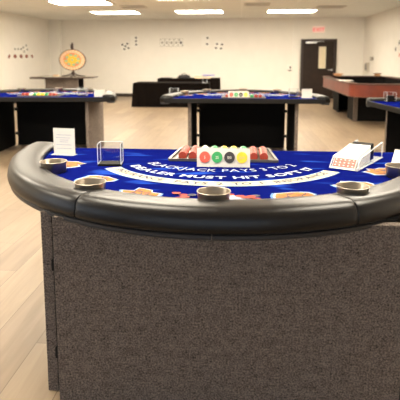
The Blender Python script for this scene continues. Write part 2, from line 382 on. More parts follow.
# ------------------------------------------------------------------ wall decorations
def deco_back(x, z, w_, h_, name, label, cat, group=None, rot=0):
    t = thing(name, label, cat, (x, yb(x)-.004, z), 0, group); return t
def disc(bm, cx, cz, r, y=-.010, n=14, mi=0, rx=1):
    vs0 = [(cx+r*rx*cos(2*pi*i/n), y, cz+r*sin(2*pi*i/n)) for i in range(n)]; vs1 = [(p[0], y+.004, p[2]) for p in vs0]
    a = [bm.verts.new(p) for p in vs0]; b = [bm.verts.new(p) for p in vs1]
    bm.faces.new(a).material_index = mi
    for i in range(n): bm.faces.new((a[i], b[i], b[(i+1) % n], a[(i+1) % n])).material_index = mi
def die_decal(x, z, s, sz, tilt, pips, label, wall='back'):
    t = thing('dice_decal', label, 'wall decal', (x, yb(x), z) if wall == 'back' else (XL, x, z), 0 if wall == 'back' else radians(90), 'dice decals on the walls')
    c, sn = cos(tilt), sin(tilt)
    R = lambda a, b: (a*c-b*sn, (a*sn+b*c)*sz/s)
    bm = bmesh.new(); q = [R(a*s, b*s) for a, b in ((-1, -1), (1, -1), (1, 1), (-1, 1))]
    A = [bm.verts.new((p[0], -.006, p[1])) for p in q]; B = [bm.verts.new((p[0], -.001, p[1])) for p in q]
    bm.faces.new(A); bm.faces.new(B[::-1])
    for i in range(4): bm.faces.new((A[i], B[i], B[(i+1) % 4], A[(i+1) % 4]))
    new_obj('die_face', bm, 'decal', t)
    bm = bmesh.new()
    for a, b in pips: disc(bm, *((a, b)), r=.030, rx=1.25)
    new_obj('pips', bm, 'pip', t)
def rel(pts, x, z): return [(a-x, b-z) for a, b in pts]
die_decal(-3.93, 1.70, .17, .15, .35, rel([(-4.04, 1.76), (-3.868, 1.793), (-3.938, 1.71), (-3.975, 1.61), (-3.837, 1.643)], -3.93, 1.70), 'white die decal with five pips on back wall, lower of left pair')
die_decal(-3.56, 1.875, .19, .20, .0, [(0, .115), (0, 0), (0, -.115)], 'white die decal with three pips in a column on back wall')
die_decal(-1.13, 1.87, .19, .19, .0, [(.01, .10), (-.005, -.10)], 'white die decal with two pips on back wall, right of the cards')
die_decal(-.735, 1.70, .17, .15, -.1, rel([(-.803, 1.771), (-.637, 1.755), (-.836, 1.64), (-.669, 1.624)], -.735, 1.70), 'white die decal with four pips on back wall, lower of right pair')
# on the left wall the local x axis runs along +y
die_decal(15.05, 1.585, .28, .13, .0, [(-.21, 0), (0, 0), (.21, 0)], 'pale die decal with three pips in a row on left wall', 'left')
die_decal(15.57, 1.605, .22, .14, .5, rel([(15.419, 1.635), (15.648, 1.70), (15.478, 1.515), (15.72, 1.578)], 15.57, 1.605), 'pale die decal with four scattered pips on left wall', 'left')
for i, (y, ang, nm) in enumerate([(14.427, -.5, 'leftmost'), (14.824, 0, 'second from left'), (15.242, 0, 'middle'), (15.647, 0, 'second from right'), (16.073, .5, 'rightmost')]):
    t = thing('suit_decal', 'red brown decal on left wall below the dice, %s of five' % nm, 'wall decal', (XL, y, 1.37), radians(90), 'red brown decals under the left wall dice')
    bm = bmesh.new(); n = 12
    r_ = .07 if ang else .11
    for q in range(1):
        pts = [(r_*cos(2*pi*k/n)*(.8+.2*cos(4*pi*k/n)), .062*sin(2*pi*k/n)) for k in range(n)]
        pts = [(a+b*ang*-1.1, b) for a, b in pts]
        A = [bm.verts.new((a, -.008, b)) for a, b in pts]; B = [bm.verts.new((a, -.001, b)) for a, b in pts]; bm.faces.new(A)
        for k in range(n): bm.faces.new((A[k], B[k], B[(k+1) % n], A[(k+1) % n]))
    new_obj('mark', bm, 'decal_brown', t)
    new_obj('backing', BX(-.15, .15, -.001, .0, -.10, .10), 'decal', t)
# card row on the back wall
for i in range(5):
    x = -2.66+.16*i; w2 = .072; zc = 1.825
    t = thing('card_decal', 'outlined playing card decal on back wall, %s of the row of five' % ['leftmost', 'second from left', 'middle', 'second from right', 'rightmost'][i], 'wall decal', (x, yb(x), zc), 0, 'playing card decals on back wall')
    new_obj('card_face', BX(-w2, w2, -.005, -.001, -.13, .13), 'decal', t)
    bm = bmesh.new()
    for a in [(-w2, w2, .122, .13), (-w2, w2, -.13, -.122), (-w2, -w2+.007, -.122, .122), (w2-.007, w2, -.122, .122)]: box(bm, a[0], a[1], -.007, -.005, a[2], a[3])
    new_obj('outline', bm, 'decal_line', t)
    bm = bmesh.new(); a = [(0, .05), (.035, 0), (0, -.06), (-.035, 0)]
    if i == 4: a = [(p[0]*1.2, p[1]*1.2) for p in a]
    flat(bm, [(p[0], -.0075, p[1]) for p in a]); flat(bm, [(-.05+p[0]*.4, -.0075, .09+p[1]*.4) for p in a]); flat(bm, [(.05+p[0]*.4, -.0075, -.09+p[1]*.4) for p in a])
    new_obj('suit_mark', bm, 'pip' if i == 4 else 'decal_line', t)
# right wall marks
for (y, z, m_, l) in [(13.58, 1.56, 'pip', 'black suit decal on right wall, leftmost of three'), (13.30, 1.72, 'pip', 'dark suit decal on right wall, topmost of three'), (13.24, 1.41, 'card_red', 'red suit decal on right wall, lowest of three')]:
    t = thing('suit_decal', l, 'wall decal', (XR, y, z), radians(-90), 'suit decals on right wall')
    bm = bmesh.new(); flat(bm, [(0, -.008, .07), (.05, -.008, .0), (.035, -.008, -.045), (-.035, -.008, -.045), (-.05, -.008, 0)]); flat(bm, [(-.012, -.008, -.04), (.012, -.008, -.04), (.02, -.008, -.075), (-.02, -.008, -.075)])
    new_obj('mark', bm, m_, t)
    new_obj('backing', BX(-.09, .09, -.003, 0, -.10, .10), 'decal', t)

# ------------------------------------------------------------------ blackjack tables
US = 1.0
TZ = .931      # height of the felt
RA, RB = 1.21, 1.375         # armrest centre line
def cl(th, a=None, b=None):
    a = a or RA; b = b or RB
    p = (a*sin(th), b*cos(th)); n = Vector((sin(th)/a, cos(th)/b, 0)).normalized(); return p, (n.x, n.y)
SEC = [(-.088, 0.933), (-.092, 0.941), (-.088, 0.956), (-.072, 0.967), (-.045, 0.971), (-.01, 0.973), (.030, 0.973), (.055, 0.971), (.073, 0.964), (.086, 0.951), (.095, 0.930), (.100, 0.897), (.097, 0.880), (.088, 0.874), (.070, 0.871), (-.05, 0.871)]
TRIM = [(-.02, 0.873), (.080, 0.873), (.088, 0.866), (.088, 0.853), (.080, 0.846), (-.02, 0.846)]
def arc_place(a, b, yc, xc=0):
    """text along a smiling arc; the readers sit on the +y side, so right is -x and up is -y"""
    N = 400; pts = [(xc-a*sin(-1.4+2.8*i/N), yc+b*cos(-1.4+2.8*i/N)) for i in range(N+1)]
    S = [0]
    for p, q in zip(pts, pts[1:]): S.append(S[-1]+math.hypot(q[0]-p[0], q[1]-p[1]))
    mid = S[-1]/2
    def f(o):
        s = o+mid; i = max(0, min(N-1, next((k for k in range(N) if S[k+1] >= s), N-1)))
        p, q = pts[i], pts[i+1]; t = (s-S[i])/(S[i+1]-S[i]); r = Vector((q[0]-p[0], q[1]-p[1], 0)).normalized(); u = Vector((-r.y, r.x, 0))
        return Vector((p[0]+(q[0]-p[0])*t, p[1]+(q[1]-p[1])*t, 0.9325)), r, u
    return f
SPOTS = [(.87, .52, 1.05), (.61, .87, .8), (.345, 1.115, .45), (-.36, 1.115, -.45), (-.66, .90, -.8), (-.87, .57, -1.05)]
CUPS = [(.885, .72), (.56, 1.145), (.002, 1.262), (-.592, 1.13), (-.92, .69)]
def make_table(label, half, loc, rotz, shift=0, ra=1.21):
    global RA
    RA = ra
    t = thing('blackjack_table', label, 'table', loc, rotz, 'blackjack tables')
    N = 60
    pts = [cl(-pi/2+pi*i/N, RA+.03, RB+.03)[0] for i in range(N+1)]
    bm = bmesh.new(); prism(bm, pts, 0.869, 0.927); new_obj('tabletop', bm, 'black', t)
    bm = bmesh.new(); box(bm, -RA-.03, RA+.03, -.012, 0, 0.863, 0.93); new_obj('edge_band', bm, 'black_edge', t, bevel=.004)
    pts = [cl(-pi/2+pi*i/N, RA-.05, RB-.05)[0] for i in range(N+1)]
    bm = bmesh.new(); prism(bm, pts, 0.927, 0.931); felt = new_obj('felt', bm, 'felt', t)
    # armrest in three padded sections
    s = radians(26)
    for a0, a1 in ((-pi/2, -s), (-s, s), (s, pi/2)):
        n = 36; P = []; Nn = []; T = []
        for i in range(n+1):
            th = a0+(a1-a0)*i/n
            if i == 0: th += .0015
            if i == n: th -= .0015
            p, q = cl(th); P.append(p); Nn.append(q); T.append(.965 if i in (0, n) else 1)
        P.insert(1, tuple(P[0][k]+(P[1][k]-P[0][k])*.15 for k in (0, 1))); Nn.insert(1, Nn[0]); T.insert(1, .985)
        P.insert(-1, tuple(P[-1][k]+(P[-2][k]-P[-1][k])*.15 for k in (0, 1))); Nn.insert(-1, Nn[-1]); T.insert(-1, .985)
        bm = bmesh.new(); sweep(bm, P, Nn, SEC, T); new_obj('armrest', bm, 'vinyl', t, smooth=True)
    for a0, a1 in ((-pi/2, 0), (0, pi/2)):
        bm = bmesh.new(); q = [cl(a0+(a1-a0)*i/40+(.002 if i == 0 else -.002 if i == 40 else 0)) for i in range(41)]
        sweep(bm, [k[0] for k in q], [k[1] for k in q], TRIM); new_obj('armrest_trim', bm, 'vinyl_trim', t)
    # base panels: carpet outside, black inside
    bm = bmesh.new(); f = box(bm, shift-half, shift+half, 1.225, 1.27, 0, 0.863); f[2].material_index = 1
    new_obj('front_panel', bm, ['carpet', 'black'], t, bevel=.004)
    for sg in (-1, 1):
        bm = bmesh.new(); x0 = shift+sg*(half+.028); x1 = shift+sg*(half+.078); y0 = shift+sg*(half+.035); y1 = shift+sg*(half+.085)
        prism(bm, [(x0, 1.20), (x1, 1.20), (y1, .12), (y0, .12)], 0, 0.863)
        for f in bm.faces:
            c = f.calc_center_median()
            if abs(abs(c.x-shift)-(half+.0315)) < .012 and .6 < c.y < .8 and .3 < c.z < .5: f.material_index = 1
        new_obj('side_panel', bm, ['carpet', 'black'], t, bevel=.003)
        xx = shift+sg*(half+.012)
        for z in (.18, .60): new_obj('hinge', BX(min(xx-sg*.04, xx+sg*.016), max(xx-sg*.04, xx+sg*.016), 1.205, 1.224, z, z+.05), 'black_edge', t)
    # felt printing
    bm = bmesh.new()
    text_into(bm, 'BLACKJACK PAYS 3 TO 2', arc_place(.47, .33, .32, 0), .066, 1.0, False, spacing=.98)
    new_obj('lettering', bm, 'print_white', felt)
    bm = bmesh.new()
    text_into(bm, 'DEALER MUST HIT SOFT 17', arc_place(.57, .485, .32, 0), .054, 1.0, True, spacing=1.22)
    new_obj('lettering', bm, 'print_white', felt)
    bm = bmesh.new(); n = 48; a_, b_ = .67, .59; hw = .048
    for (w0, w1, z, mi) in ((-hw, hw, 0.9318, 0), (-hw, -hw+.006, 0.9321, 1), (hw-.006, hw, 0.9321, 1)):
        rows = []
        for i in range(n+1):
            th = radians(-63+126*i/n); nn = Vector((sin(th)/a_, cos(th)/b_, 0)).normalized(); p = Vector((a_*sin(th), .32+b_*cos(th), z))
            rows.append((bm.verts.new(p+nn*w0), bm.verts.new(p+nn*w1)))
        for p, q in zip(rows, rows[1:]): bm.faces.new((p[0], p[1], q[1], q[0])).material_index = mi
    new_obj('insurance_band', bm, ['print_cream', 'print_blue'], felt)
    bm = bmesh.new(); text_into(bm, 'INSURANCE   PAYS  2  TO  1   INSURANCE', arc_place(.67, .61, .32), .045, 1.0, True, spacing=1.34)
    new_obj('lettering', bm, 'print_dark', felt)
    for (x, y, ang) in SPOTS:
        rng = random.Random(int((x+3)*1000)); bm = bmesh.new(); c, s_ = cos(ang), sin(ang)
        def put(u, v, z): return (x+u*s_+v*c, y+u*c-v*s_, z)      # u outward, v sideways
        ks = [rng.uniform(.62, 1.2) if i % 2 else rng.uniform(.8, 1.25) for i in range(15)]
        def blob(sc_, z, mi, k0=0, k1=15):
            vs = [put(.084*sc_*ks[i % 15]*cos(2*pi*i/15), .088*sc_*ks[i % 15]*sin(2*pi*i/15), z) for i in range(k0, k1)]
            c = bm.verts.new(put(0, 0, z)); vs = [bm.verts.new(v) for v in vs]; full = k1-k0 == 15
            for p, q in zip(vs, vs[1:]+(vs[:1] if full else [])):
                if p is not q: bm.faces.new((c, p, q)).material_index = mi
        blob(1.20, TZ+.0004, 1, 1, 7); blob(1.17, TZ+.0005, 1, 9, 13); blob(1.08, TZ+.0007, 0); blob(.98, TZ+.0010, 2)
        for q in range(13):
            u, v = rng.uniform(-.055, .055), rng.uniform(-.055, .055); L_ = rng.uniform(.016, .034); a = rng.uniform(0, pi)
            cu, su = cos(a)*L_, sin(a)*L_
            flat(bm, [put(u-cu, v-su, TZ+.0014), put(u+su*.25, v-cu*.25, TZ+.0014), put(u+cu, v+su, TZ+.0014), put(u-su*.15, v+cu*.15, TZ+.0014)], 3)
        new_obj('betting_spot', bm, ['print_white', 'print_blue', 'print_yellow', 'print_dark', 'print_cream'], felt)
    bm = bmesh.new(); rng = random.Random(3)
    flat(bm, [(-.17, 1.17, 0.9318), (-.03, 1.08, 0.9318), (.02, 1.12, 0.9318), (.0, 1.28, 0.9318), (-.08, 1.28, 0.9318)], 0)
    for q in range(24):
        sx = rng.choice([-1, 1]); x = sx*rng.uniform(.07, .19); y = rng.uniform(1.15, 1.27)-abs(x)*.25
        flat(bm, [(x+.022*cos(k), y+.018*sin(k), 0.9321+.0002*q) for k in [i*pi/5 for i in range(10)]], 1 if q % 3 else 2)
    for q in range(3): flat(bm, [(-.06+.04*q+.022*cos(k), 1.10+.018*sin(k), 0.9325) for k in [i*pi/5 for i in range(10)]], 1)
    new_obj('betting_spot', bm, ['print_white', 'print_red', 'print_dark'], felt)
    return t
def to_world(tb, lx, ly):
    a = tb.rotation_euler.z; return (tb.location.x+lx*cos(a)-ly*sin(a), tb.location.y+lx*sin(a)+ly*cos(a))
T1 = make_table('large front blackjack table with blue felt, padded black armrest and grey carpeted base', .746, (-.105, 3.35, 0), pi, shift=-.05)
T2 = make_table('blackjack table in the middle distance, its open black back facing the viewer', .72, (.05, 7.42, 0), radians(.6), shift=-.015, ra=1.12)
T3 = dup(T2, (-3.07, 7.45, 0), radians(3), 'blackjack table at left edge with grey side panel, in front of prize wheel')
T4 = dup(T2, (1.90, 6.10, 0), radians(-82), 'blackjack table at right edge, only its left end showing, before craps table')

# ------------------------------------------------------------------ things on the tables
def make_cup(loc, label):
    t = thing('cup_holder', label, 'cup holder', loc, 0, 'steel cup holders')
    bm = bmesh.new(); lathe(bm, [(0, .001), (.061, .001), (.065, .004), (.068, .054), (.0685, .057), (.0712, .0575), (.072, .059), (.0712, .0605), (.068, .061), (.0665, .059), (.062, .008), (.058, .004), (0, .003)], 48)
    new_obj('cup', bm, 'steel', t, smooth=True); return t
names = ['far left', 'near left', 'front centre', 'near right', 'far right']
C0 = None
for tb, tn in ((T1, 'of front blackjack table'), (T2, 'of middle distance blackjack table'), (T3, 'of left edge blackjack table'), (T4, 'of right edge blackjack table')):
    for (lx, ly), nm in zip(CUPS, names):
        x, y = to_world(tb, lx, ly)
        if tb is T4 and lx > 0: continue
        l = 'round steel cup holder at %s %s' % (nm, tn)
        if C0 is None: C0 = make_cup((x, y, 0.931), l)
        else: dup(C0, (x, y, 0.931), 0, l)

def make_tray(loc, rotz, label):
    t = thing('chip_tray', label, 'chip tray', loc, rotz, 'chip trays')
    bm = bmesh.new(); prism(bm, [(-.315, -.19), (.315, -.19), (.285, .19), (-.285, .19)], 0, .004)
    new_obj('tray_base', bm, 'grey_metal', t)
    bm = bmesh.new()
    for a, b in (((-.315, -.19), (.315, -.19)), ((.315, -.19), (.285, .19)), ((.285, .19), (-.285, .19)), ((-.285, .19), (-.315, -.19))):
        bar(bm, (a[0], a[1], .010), (b[0], b[1], .010), .014)
    new_obj('tray_rim', bm, 'grey_metal', t)
    bm = bmesh.new()
    for i in range(10): x = -.27+.06*i; box(bm, x-.003, x+.003, -.18, .18, .004, .016)
    new_obj('dividers', bm, 'grey_metal', t)
    return t
CH = {}
def chip(kind, loc, rotz, label, group):
    if kind not in CH:
        bm = bmesh.new(); n = 18; r = .024
        A = [bm.verts.new((r*cos(2*pi*i/n), -.0055, r*sin(2*pi*i/n))) for i in range(n)]; B = [bm.verts.new((r*cos(2*pi*i/n), .0055, r*sin(2*pi*i/n))) for i in range(n)]
        bm.faces.new(A); bm.faces.new(B[::-1])
        for i in range(n):
            f = bm.faces.new((A[i], B[i], B[(i+1) % n], A[(i+1) % n]))
            f.material_index = 1 if i % 6 == 0 else 0
        o = new_obj('casino_chip', bm, {'red': ['red', 'pinkedge'], 'green': ['chip_green', 'chip_white'], 'black': ['chip_black', 'chip_white'], 'yellow': ['chip_yellow', 'chip_white'], 'white': ['chip_white', 'chip_yellow']}[kind], None)
        CH[kind] = o
    else: o = CH[kind].copy(); COL.objects.link(o)
    o.location = loc; o.rotation_euler = (0, 0, rotz); tag(o, label, 'chip', group)
    return o
ROWS = ['red', 'red', 'white', 'green', 'yellow', 'yellow', 'green', 'red', 'red']
def fill_tray(loc, rotz, n, where, y0, y1):
    for i, kname in enumerate(ROWS):
        lx = -.24+.06*i; side = 'left pair of rows' if i < 2 else ('right pair of rows' if i > 6 else 'middle rows')
        for k in range(n):
            ly = y0+(y1-y0)*k/max(1, n-1)
            x = loc[0]+lx*cos(rotz)-ly*sin(rotz); y = loc[1]+lx*sin(rotz)+ly*cos(rotz)
            lb = '%s casino chip on edge in %s, %s' % (kname, side, where)
            chip(kname, (x, y, loc[2]+.028), rotz, lb, '%s chips, %s, %s' % (kname, side, where))
make_tray((-.10, 3.155, 0.931), 0, 'grey metal chip tray on front table behind the chip value sign')
fill_tray((-.10, 3.155, 0.931), 0, 16, 'tray on front table', -.155, .06)
make_tray((.04, 7.66, 0.931), radians(.6), 'grey chip tray on middle distance table')
fill_tray((.04, 7.66, 0.931), radians(.6), 6, 'tray on middle distance table', -.16, -.09)
make_tray((-3.04, 7.74, 0.931), radians(.5), 'grey chip tray on left edge table')
fill_tray((-3.04, 7.74, 0.931), radians(.5), 6, 'tray on left edge table', -.16, -.09)

def value_sign(loc, rotz, label):
    t = thing('chip_value_sign', label, 'sign', loc, rotz, 'chip value signs')
    e = radians(14); up = Vector((0, sin(e), cos(e))); H_, W_ = .105, .148
    def P(u, v, d=0): return Vector((u, 0, 0))+up*v+Vector((0, -cos(e), sin(e)))*d
    bm = bmesh.new(); A = [bm.verts.new(P(u, v, .004)) for u, v in ((-W_, 0), (W_, 0), (W_, H_), (-W_, H_))]; B = [bm.verts.new(P(u, v, 0)) for u, v in ((-W_, 0), (W_, 0), (W_, H_), (-W_, H_))]
    bm.faces.new(A); bm.faces.new(B[::-1])
    for i in range(4): bm.faces.new((A[i], B[i], B[(i+1) % 4], A[(i+1) % 4]))
    new_obj('board', bm, 'paper', t)
    bm = bmesh.new(); b0 = P(-W_, 0); box(bm, -W_, W_, 0, .055, 0, .004); new_obj('foot', bm, 'acrylic_edge', t)
    for i, (m_, s) in enumerate((('sign_red', '5'), ('chip_green', '25'), ('chip_black', '100'), ('chip_yellow', '1000'))):
        cx = -.104+.069*i; n = 24; bm = bmesh.new()
        a = [bm.verts.new(P(cx+.030*cos(2*pi*k/n), .054+.032*sin(2*pi*k/n), .0075)) for k in range(n)]
        b = [bm.verts.new(P(cx+.030*cos(2*pi*k/n), .054+.032*sin(2*pi*k/n), .004)) for k in range(n)]
        bm.faces.new(a)
        for k in range(n): bm.faces.new((a[k], b[k], b[(k+1) % n], a[(k+1) % n]))
        d = new_obj('chip_disc', bm, m_, t)
        bm = bmesh.new(); text_into(bm, s, lambda o: (P(cx+o, .045, .0082), (1, 0, 0), tuple(up)), .016, .8)
        new_obj('numeral', bm, 'chip_white' if m_ != 'chip_yellow' else 'print_cream', d)
    return t
S0 = value_sign((-.092, 2.825, 0.931), 0, 'white sign with four coloured chip circles standing on front table')
dup(S0, (-.03, 7.47, 0.931), 0, 'white sign with coloured chip circles on middle distance table')
def menu_card(loc, rotz, label, w_=.072, h_=.165, lines=True):
    t = thing('table_card', label, 'card holder', loc, rotz, 'white cards in clear holders')
    new_obj('holder', BX(-w_-.004, w_+.004, .004, .007, 0, h_+.004), 'acrylic', t)
    new_obj('holder_foot', BX(-w_-.004, w_+.004, -.035, .02, 0, .003), 'acrylic_edge', t)
    p = new_obj('printed_sheet', BX(-w_, w_, 0, .003, .004, h_), 'paper', t)
    if lines:
        bm = bmesh.new()
        for z, a, b in ((.122, -.05, .05), (.104, -.055, .04), (.090, -.03, .03), (.078, -.03, .025), (.060, -.055, .05), (.036, -.05, .05)):
            z *= h_/.165; box(bm, a, b, -.0008, 0, z, z+.003)
        new_obj('text_lines', bm, 'paper_line', p)
    return t
menu_card((-1.10, 3.12, 0.931), radians(-8), 'white printed card in clear holder at left end of front table')
menu_card((.96, 7.62, 0.931), radians(3), 'white card in clear holder at right end of middle distance table', .075, .13, False)
menu_card((-2.11, 7.62, 0.931), radians(20), 'white card in clear holder at right end of left edge table', .08, .10, False)
def discard(loc, rotz, label, s=1):
    t = thing('discard_holder', label, 'card holder', loc, rotz, 'clear discard holders')
    w_, d_, h_ = .066*s, .05*s, .125*s
    new_obj('base', BX(-w_, w_, -d_, d_, 0, .012*s), 'black', t, bevel=.002)
    bm = bmesh.new()
    box(bm, -w_, -w_+.003, -d_, d_, .012*s, h_); box(bm, w_-.003, w_, -d_, d_, .012*s, h_); box(bm, -w_+.003, w_-.003, d_-.003, d_, .012*s, h_)
    new_obj('clear_wall', bm, 'acrylic', t)
    bm = bmesh.new(); e = .0042*s
    for sx in (-1, 1):
        x = sx*(w_-.0015)
        bar(bm, (x, -d_, .012*s), (x, -d_, h_), e); bar(bm, (x, -d_, h_), (x, d_, h_), e*.7); bar(bm, (x, d_, .012*s), (x, d_, h_), e)
        bar(bm, (x, -d_, .012*s), (x, d_, .012*s), e)
    bar(bm, (-w_, d_, h_), (w_, d_, h_), e*.7)
    new_obj('painted_edge_light', bm, 'acrylic_edge', t)  # pale bars paint the bright lit edges of the clear walls
    return t
D0 = discard((-.735, 2.845, 0.931), radians(6), 'clear acrylic discard holder with black base on left half of front table')
dup(D0, (-1.0, 7.72, 0.931), 0, 'clear acrylic discard holder at left end of middle distance table')
dup(D0, (.78, 7.75, 0.931), 0, 'clear acrylic discard holder near right end of middle distance table')
dup(D0, (-2.40, 7.72, 0.931), 0, 'clear acrylic discard holder near right end of left edge table')
dup(D0, (2.0, 7.12, 0.931), radians(10), 'clear acrylic discard holder on the right edge table')

# card shoe
def card_shoe(loc, rotz, label):
    t = thing('card_shoe', label, 'card shoe', loc, rotz, 'card shoes'); L_ = .45; w_ = .064
    def side(prof, x0, x1, bm):
        a = [bm.verts.new((x0, y, z)) for y, z in prof]; b = [bm.verts.new((x1, y, z)) for y, z in prof]; n = len(prof)
        bm.faces.new(a); bm.faces.new(b[::-1])
        for i in range(n): bm.faces.new((a[i], b[i], b[(i+1) % n], a[(i+1) % n]))
    prof = [(0, .004), (L_, .004), (L_, .098), (.055, .060)]
    bm = bmesh.new(); side([(0, .0), (L_+.02, .0), (L_+.02, .003), (0, .003)], -w_-.016, w_+.016, bm); new_obj('base_plate', bm, 'acrylic_edge', t)
    for sx in (-1, 1):
        bm = bmesh.new(); side(prof, sx*(w_+.010), sx*(w_+.014), bm); sd = new_obj('side_wall', bm, 'acrylic', t)
        bm = bmesh.new(); x = sx*(w_+.012)
        for p, q in zip(prof, prof[1:]+prof[:1]): bar(bm, (x, p[0], p[1]), (x, q[0], q[1]), .0045)
        new_obj('painted_edge_light', bm, 'acrylic_edge', sd)  # edge brightness painted as pale bars around the side wall
    bm = bmesh.new(); side([(-.004, .004), (.0, .004), (.052, .062), (.048, .066)], -w_, w_, bm); fr = new_obj('front_plate', bm, 'white', t)
    # printed red panel lies on the sloping front
    def F(u, v): return (u, -.0045+.052*v, .0050+.062*v)
    bm = bmesh.new(); flat(bm, [F(-.062, .12), F(.062, .12), F(.062, .82), F(-.062, .82)]); new_obj('card_back', bm, 'card_red', fr)
    bm = bmesh.new()
    for i in range(15):
        u = -.048+.024*(i % 5); v = (.26, .48, .70)[i//5]
        pts = [F(u+.006*cos(k), v+.055*sin(k)) for k in [j*pi/2 for j in range(4)]]; flat(bm, [(p[0], p[1]-.0006, p[2]+.0006) for p in pts])
    new_obj('pattern', bm, 'paper', fr)
    bm = bmesh.new(); side([(.056, .004), (.27, .004), (.27, .100), (.056, .067)], -w_+.002, w_-.002, bm); new_obj('card_block', bm, 'white', t)
    bm = bmesh.new(); side([(.272, .01), (.345, .01), (.335, .106), (.272, .098)], -w_+.004, w_-.004, bm); new_obj('card_weight', bm, 'black', t, bevel=.004)
    return t
card_shoe((.56, 2.81, 0.931), radians(-31), 'white and clear card shoe with red card back on right half of front table')

# folded card near the right end of the front table
t = thing('folded_card', 'white folded card with red print beside far right cup holder', 'card', (.965, 2.93, 0.931), radians(-35))
bm = bmesh.new(); flat(bm, [(-.10, -.06, 0), (.10, -.06, 0), (.10, 0, .085), (-.10, 0, .085)]); new_obj('front_leaf', bm, 'paper', t).modifiers.new('s', 'SOLIDIFY').thickness = .002
bm = bmesh.new(); flat(bm, [(-.10, .06, 0), (.10, .06, 0), (.10, .002, .085), (-.10, .002, .085)]); new_obj('rear_leaf', bm, 'chip_black', t).modifiers.new('s', 'SOLIDIFY').thickness = .002
bm = bmesh.new(); flat(bm, [(-.04, -.0475, .0225), (.09, -.0475, .0225), (.09, -.016, .067), (-.04, -.016, .067)]); new_obj('red_print', bm, 'card_red', t)

US = 1.10
# ------------------------------------------------------------------ wheel table with prize wheel
t = thing('wheel_table', 'angular grey carpeted table in back left corner under the prize wheel', 'table', (-4.75, 14.1, 0))
pts = [(-1.10, -.1), (-.35, -.22), (.15, -.16), (.58, .30), (.55, .95), (-1.0, .95)]
bm = bmesh.new(); prism(bm, pts, .755, .80); new_obj('tabletop', bm, 'walnut', t, bevel=.006)
pts2 = [(x*.97, y*.97+.01) for x, y in pts]
bm = bmesh.new(); prism(bm, pts2, .80, .805); new_obj('playing_surface', bm, 'vent_dark', t)
bm = bmesh.new(); prism(bm, [(-.70, .0), (-.15, -.08), (-.14, -.03), (-.70, .05)], 0, .755); new_obj('front_panel', bm, 'carpet', t)
bm = bmesh.new(); prism(bm, [(-.14, -.08), (.22, .06), (.22, .11), (-.14, -.03)], 0, .755); new_obj('side_panel', bm, 'carpet', t)
bm = bmesh.new(); prism(bm, [(-.70, .55), (.22, .55), (.22, .6), (-.70, .6)], 0, .755); new_obj('rear_panel', bm, 'black', t)

t = thing('prize_wheel', 'round orange and yellow prize wheel on dark stand in back left corner', 'prize wheel', (-4.73, 14.36, .805))
WR, WZ = .375, .288; WC = (0, .468)
def wring(bm, r0, r1, y, mi, n=40, a0=0, a1=2*pi):
    rows = []
    for i in range(n+1):
        a = a0+(a1-a0)*i/n
        rows.append([bm.verts.new((r*cos(a)*WR, y, WC[1]+r*sin(a)*WZ)) for r in (r0, r1)])
    for p, q in zip(rows, rows[1:]): bm.faces.new((p[0], p[1], q[1], q[0])).material_index = mi
bm = bmesh.new(); n = 48
A = [bm.verts.new((1.03*cos(2*pi*i/n)*WR, -.02, WC[1]+1.03*sin(2*pi*i/n)*WZ)) for i in range(n)]; B = [bm.verts.new((1.03*cos(2*pi*i/n)*WR, .02, WC[1]+1.03*sin(2*pi*i/n)*WZ)) for i in range(n)]
bm.faces.new(A); bm.faces.new(B[::-1])
for i in range(n): bm.faces.new((A[i], B[i], B[(i+1) % n], A[(i+1) % n]))
wd = new_obj('wheel_disc', bm, 'walnut', t)
bm = bmesh.new(); wring(bm, .66, .97, -.022, 0); wring(bm, .63, .68, -.0225, 1)
for i in range(24): wring(bm, .68, .97, -.0228, 1, 2, 2*pi*i/24, 2*pi*i/24+.05)
new_obj('number_ring', bm, ['cream', 'orange'], wd)
bm = bmesh.new()
for i in range(10): wring(bm, .38, .64, -.022, [0, 1][i % 2], 5, 2*pi*i/10, 2*pi*(i+1)/10)
new_obj('colour_ring', bm, ['orange', 'amber'], wd)
bm = bmesh.new()
for i in range(8):
    a = 2*pi*i/8+.2; flat(bm, [(.47*cos(a)*WR+.05*cos(k), -.0235, WC[1]+.47*sin(a)*WZ+.036*sin(k)) for k in [j*pi/4 for j in range(8)]])
new_obj('marks', bm, 'teal', wd)
bm = bmesh.new(); wring(bm, .0001, .39, -.0225, 0); wring(bm, .0001, .10, -.024, 1); new_obj('wheel_centre', bm, ['amber', 'teal'], wd)
bm = bmesh.new(); box(bm, -.025, .025, .024, .06, .05, .95); box(bm, -.035, .035, -.03, .03, .785, .90); new_obj('post', bm, 'walnut', t, bevel=.005)
bm = bmesh.new(); box(bm, -.008, .008, -.04, -.02, .74, .80); new_obj('pointer', bm, 'walnut', t)
bm = bmesh.new()
for sx in (-1, 1):
    q = [(0, .13), (.05, .075), (.12, .045), (.24, .02), (.34, .015)]
    for a, b in zip(q, q[1:]): bar(bm, (sx*a[0], .02, a[1]), (sx*b[0], .02, b[1]), .03)
box(bm, -.03, .03, -.16, .2, 0, .03); lathe(bm, [(.0, .15), (.05, .15), (.03, .06), (.07, .0)], 16, ctr=(0, .02, 0))
new_obj('stand_base', bm, 'walnut', t)
for (x, y, lb) in ((-5.42, 14.2, 'small white paper at left end of the wheel table'), (-4.25, 14.75, 'small white paper at right end of the wheel table')):
    o = new_obj('paper_sheet', BX(-.1, .1, -.06, .06, 0, .012), 'paper', None, loc=(x, y, .806)); tag(o, lb, 'paper', 'papers on the wheel table')
t = thing('card_box', 'low pale card box on left part of wheel table', 'box', (-5.25, 14.45, .806)); new_obj('box_body', BX(-.07, .07, -.05, .05, 0, .05), 'cream', t, bevel=.004); new_obj('lid', BX(-.073, .073, -.053, .053, .05, .062), 'paper', t)

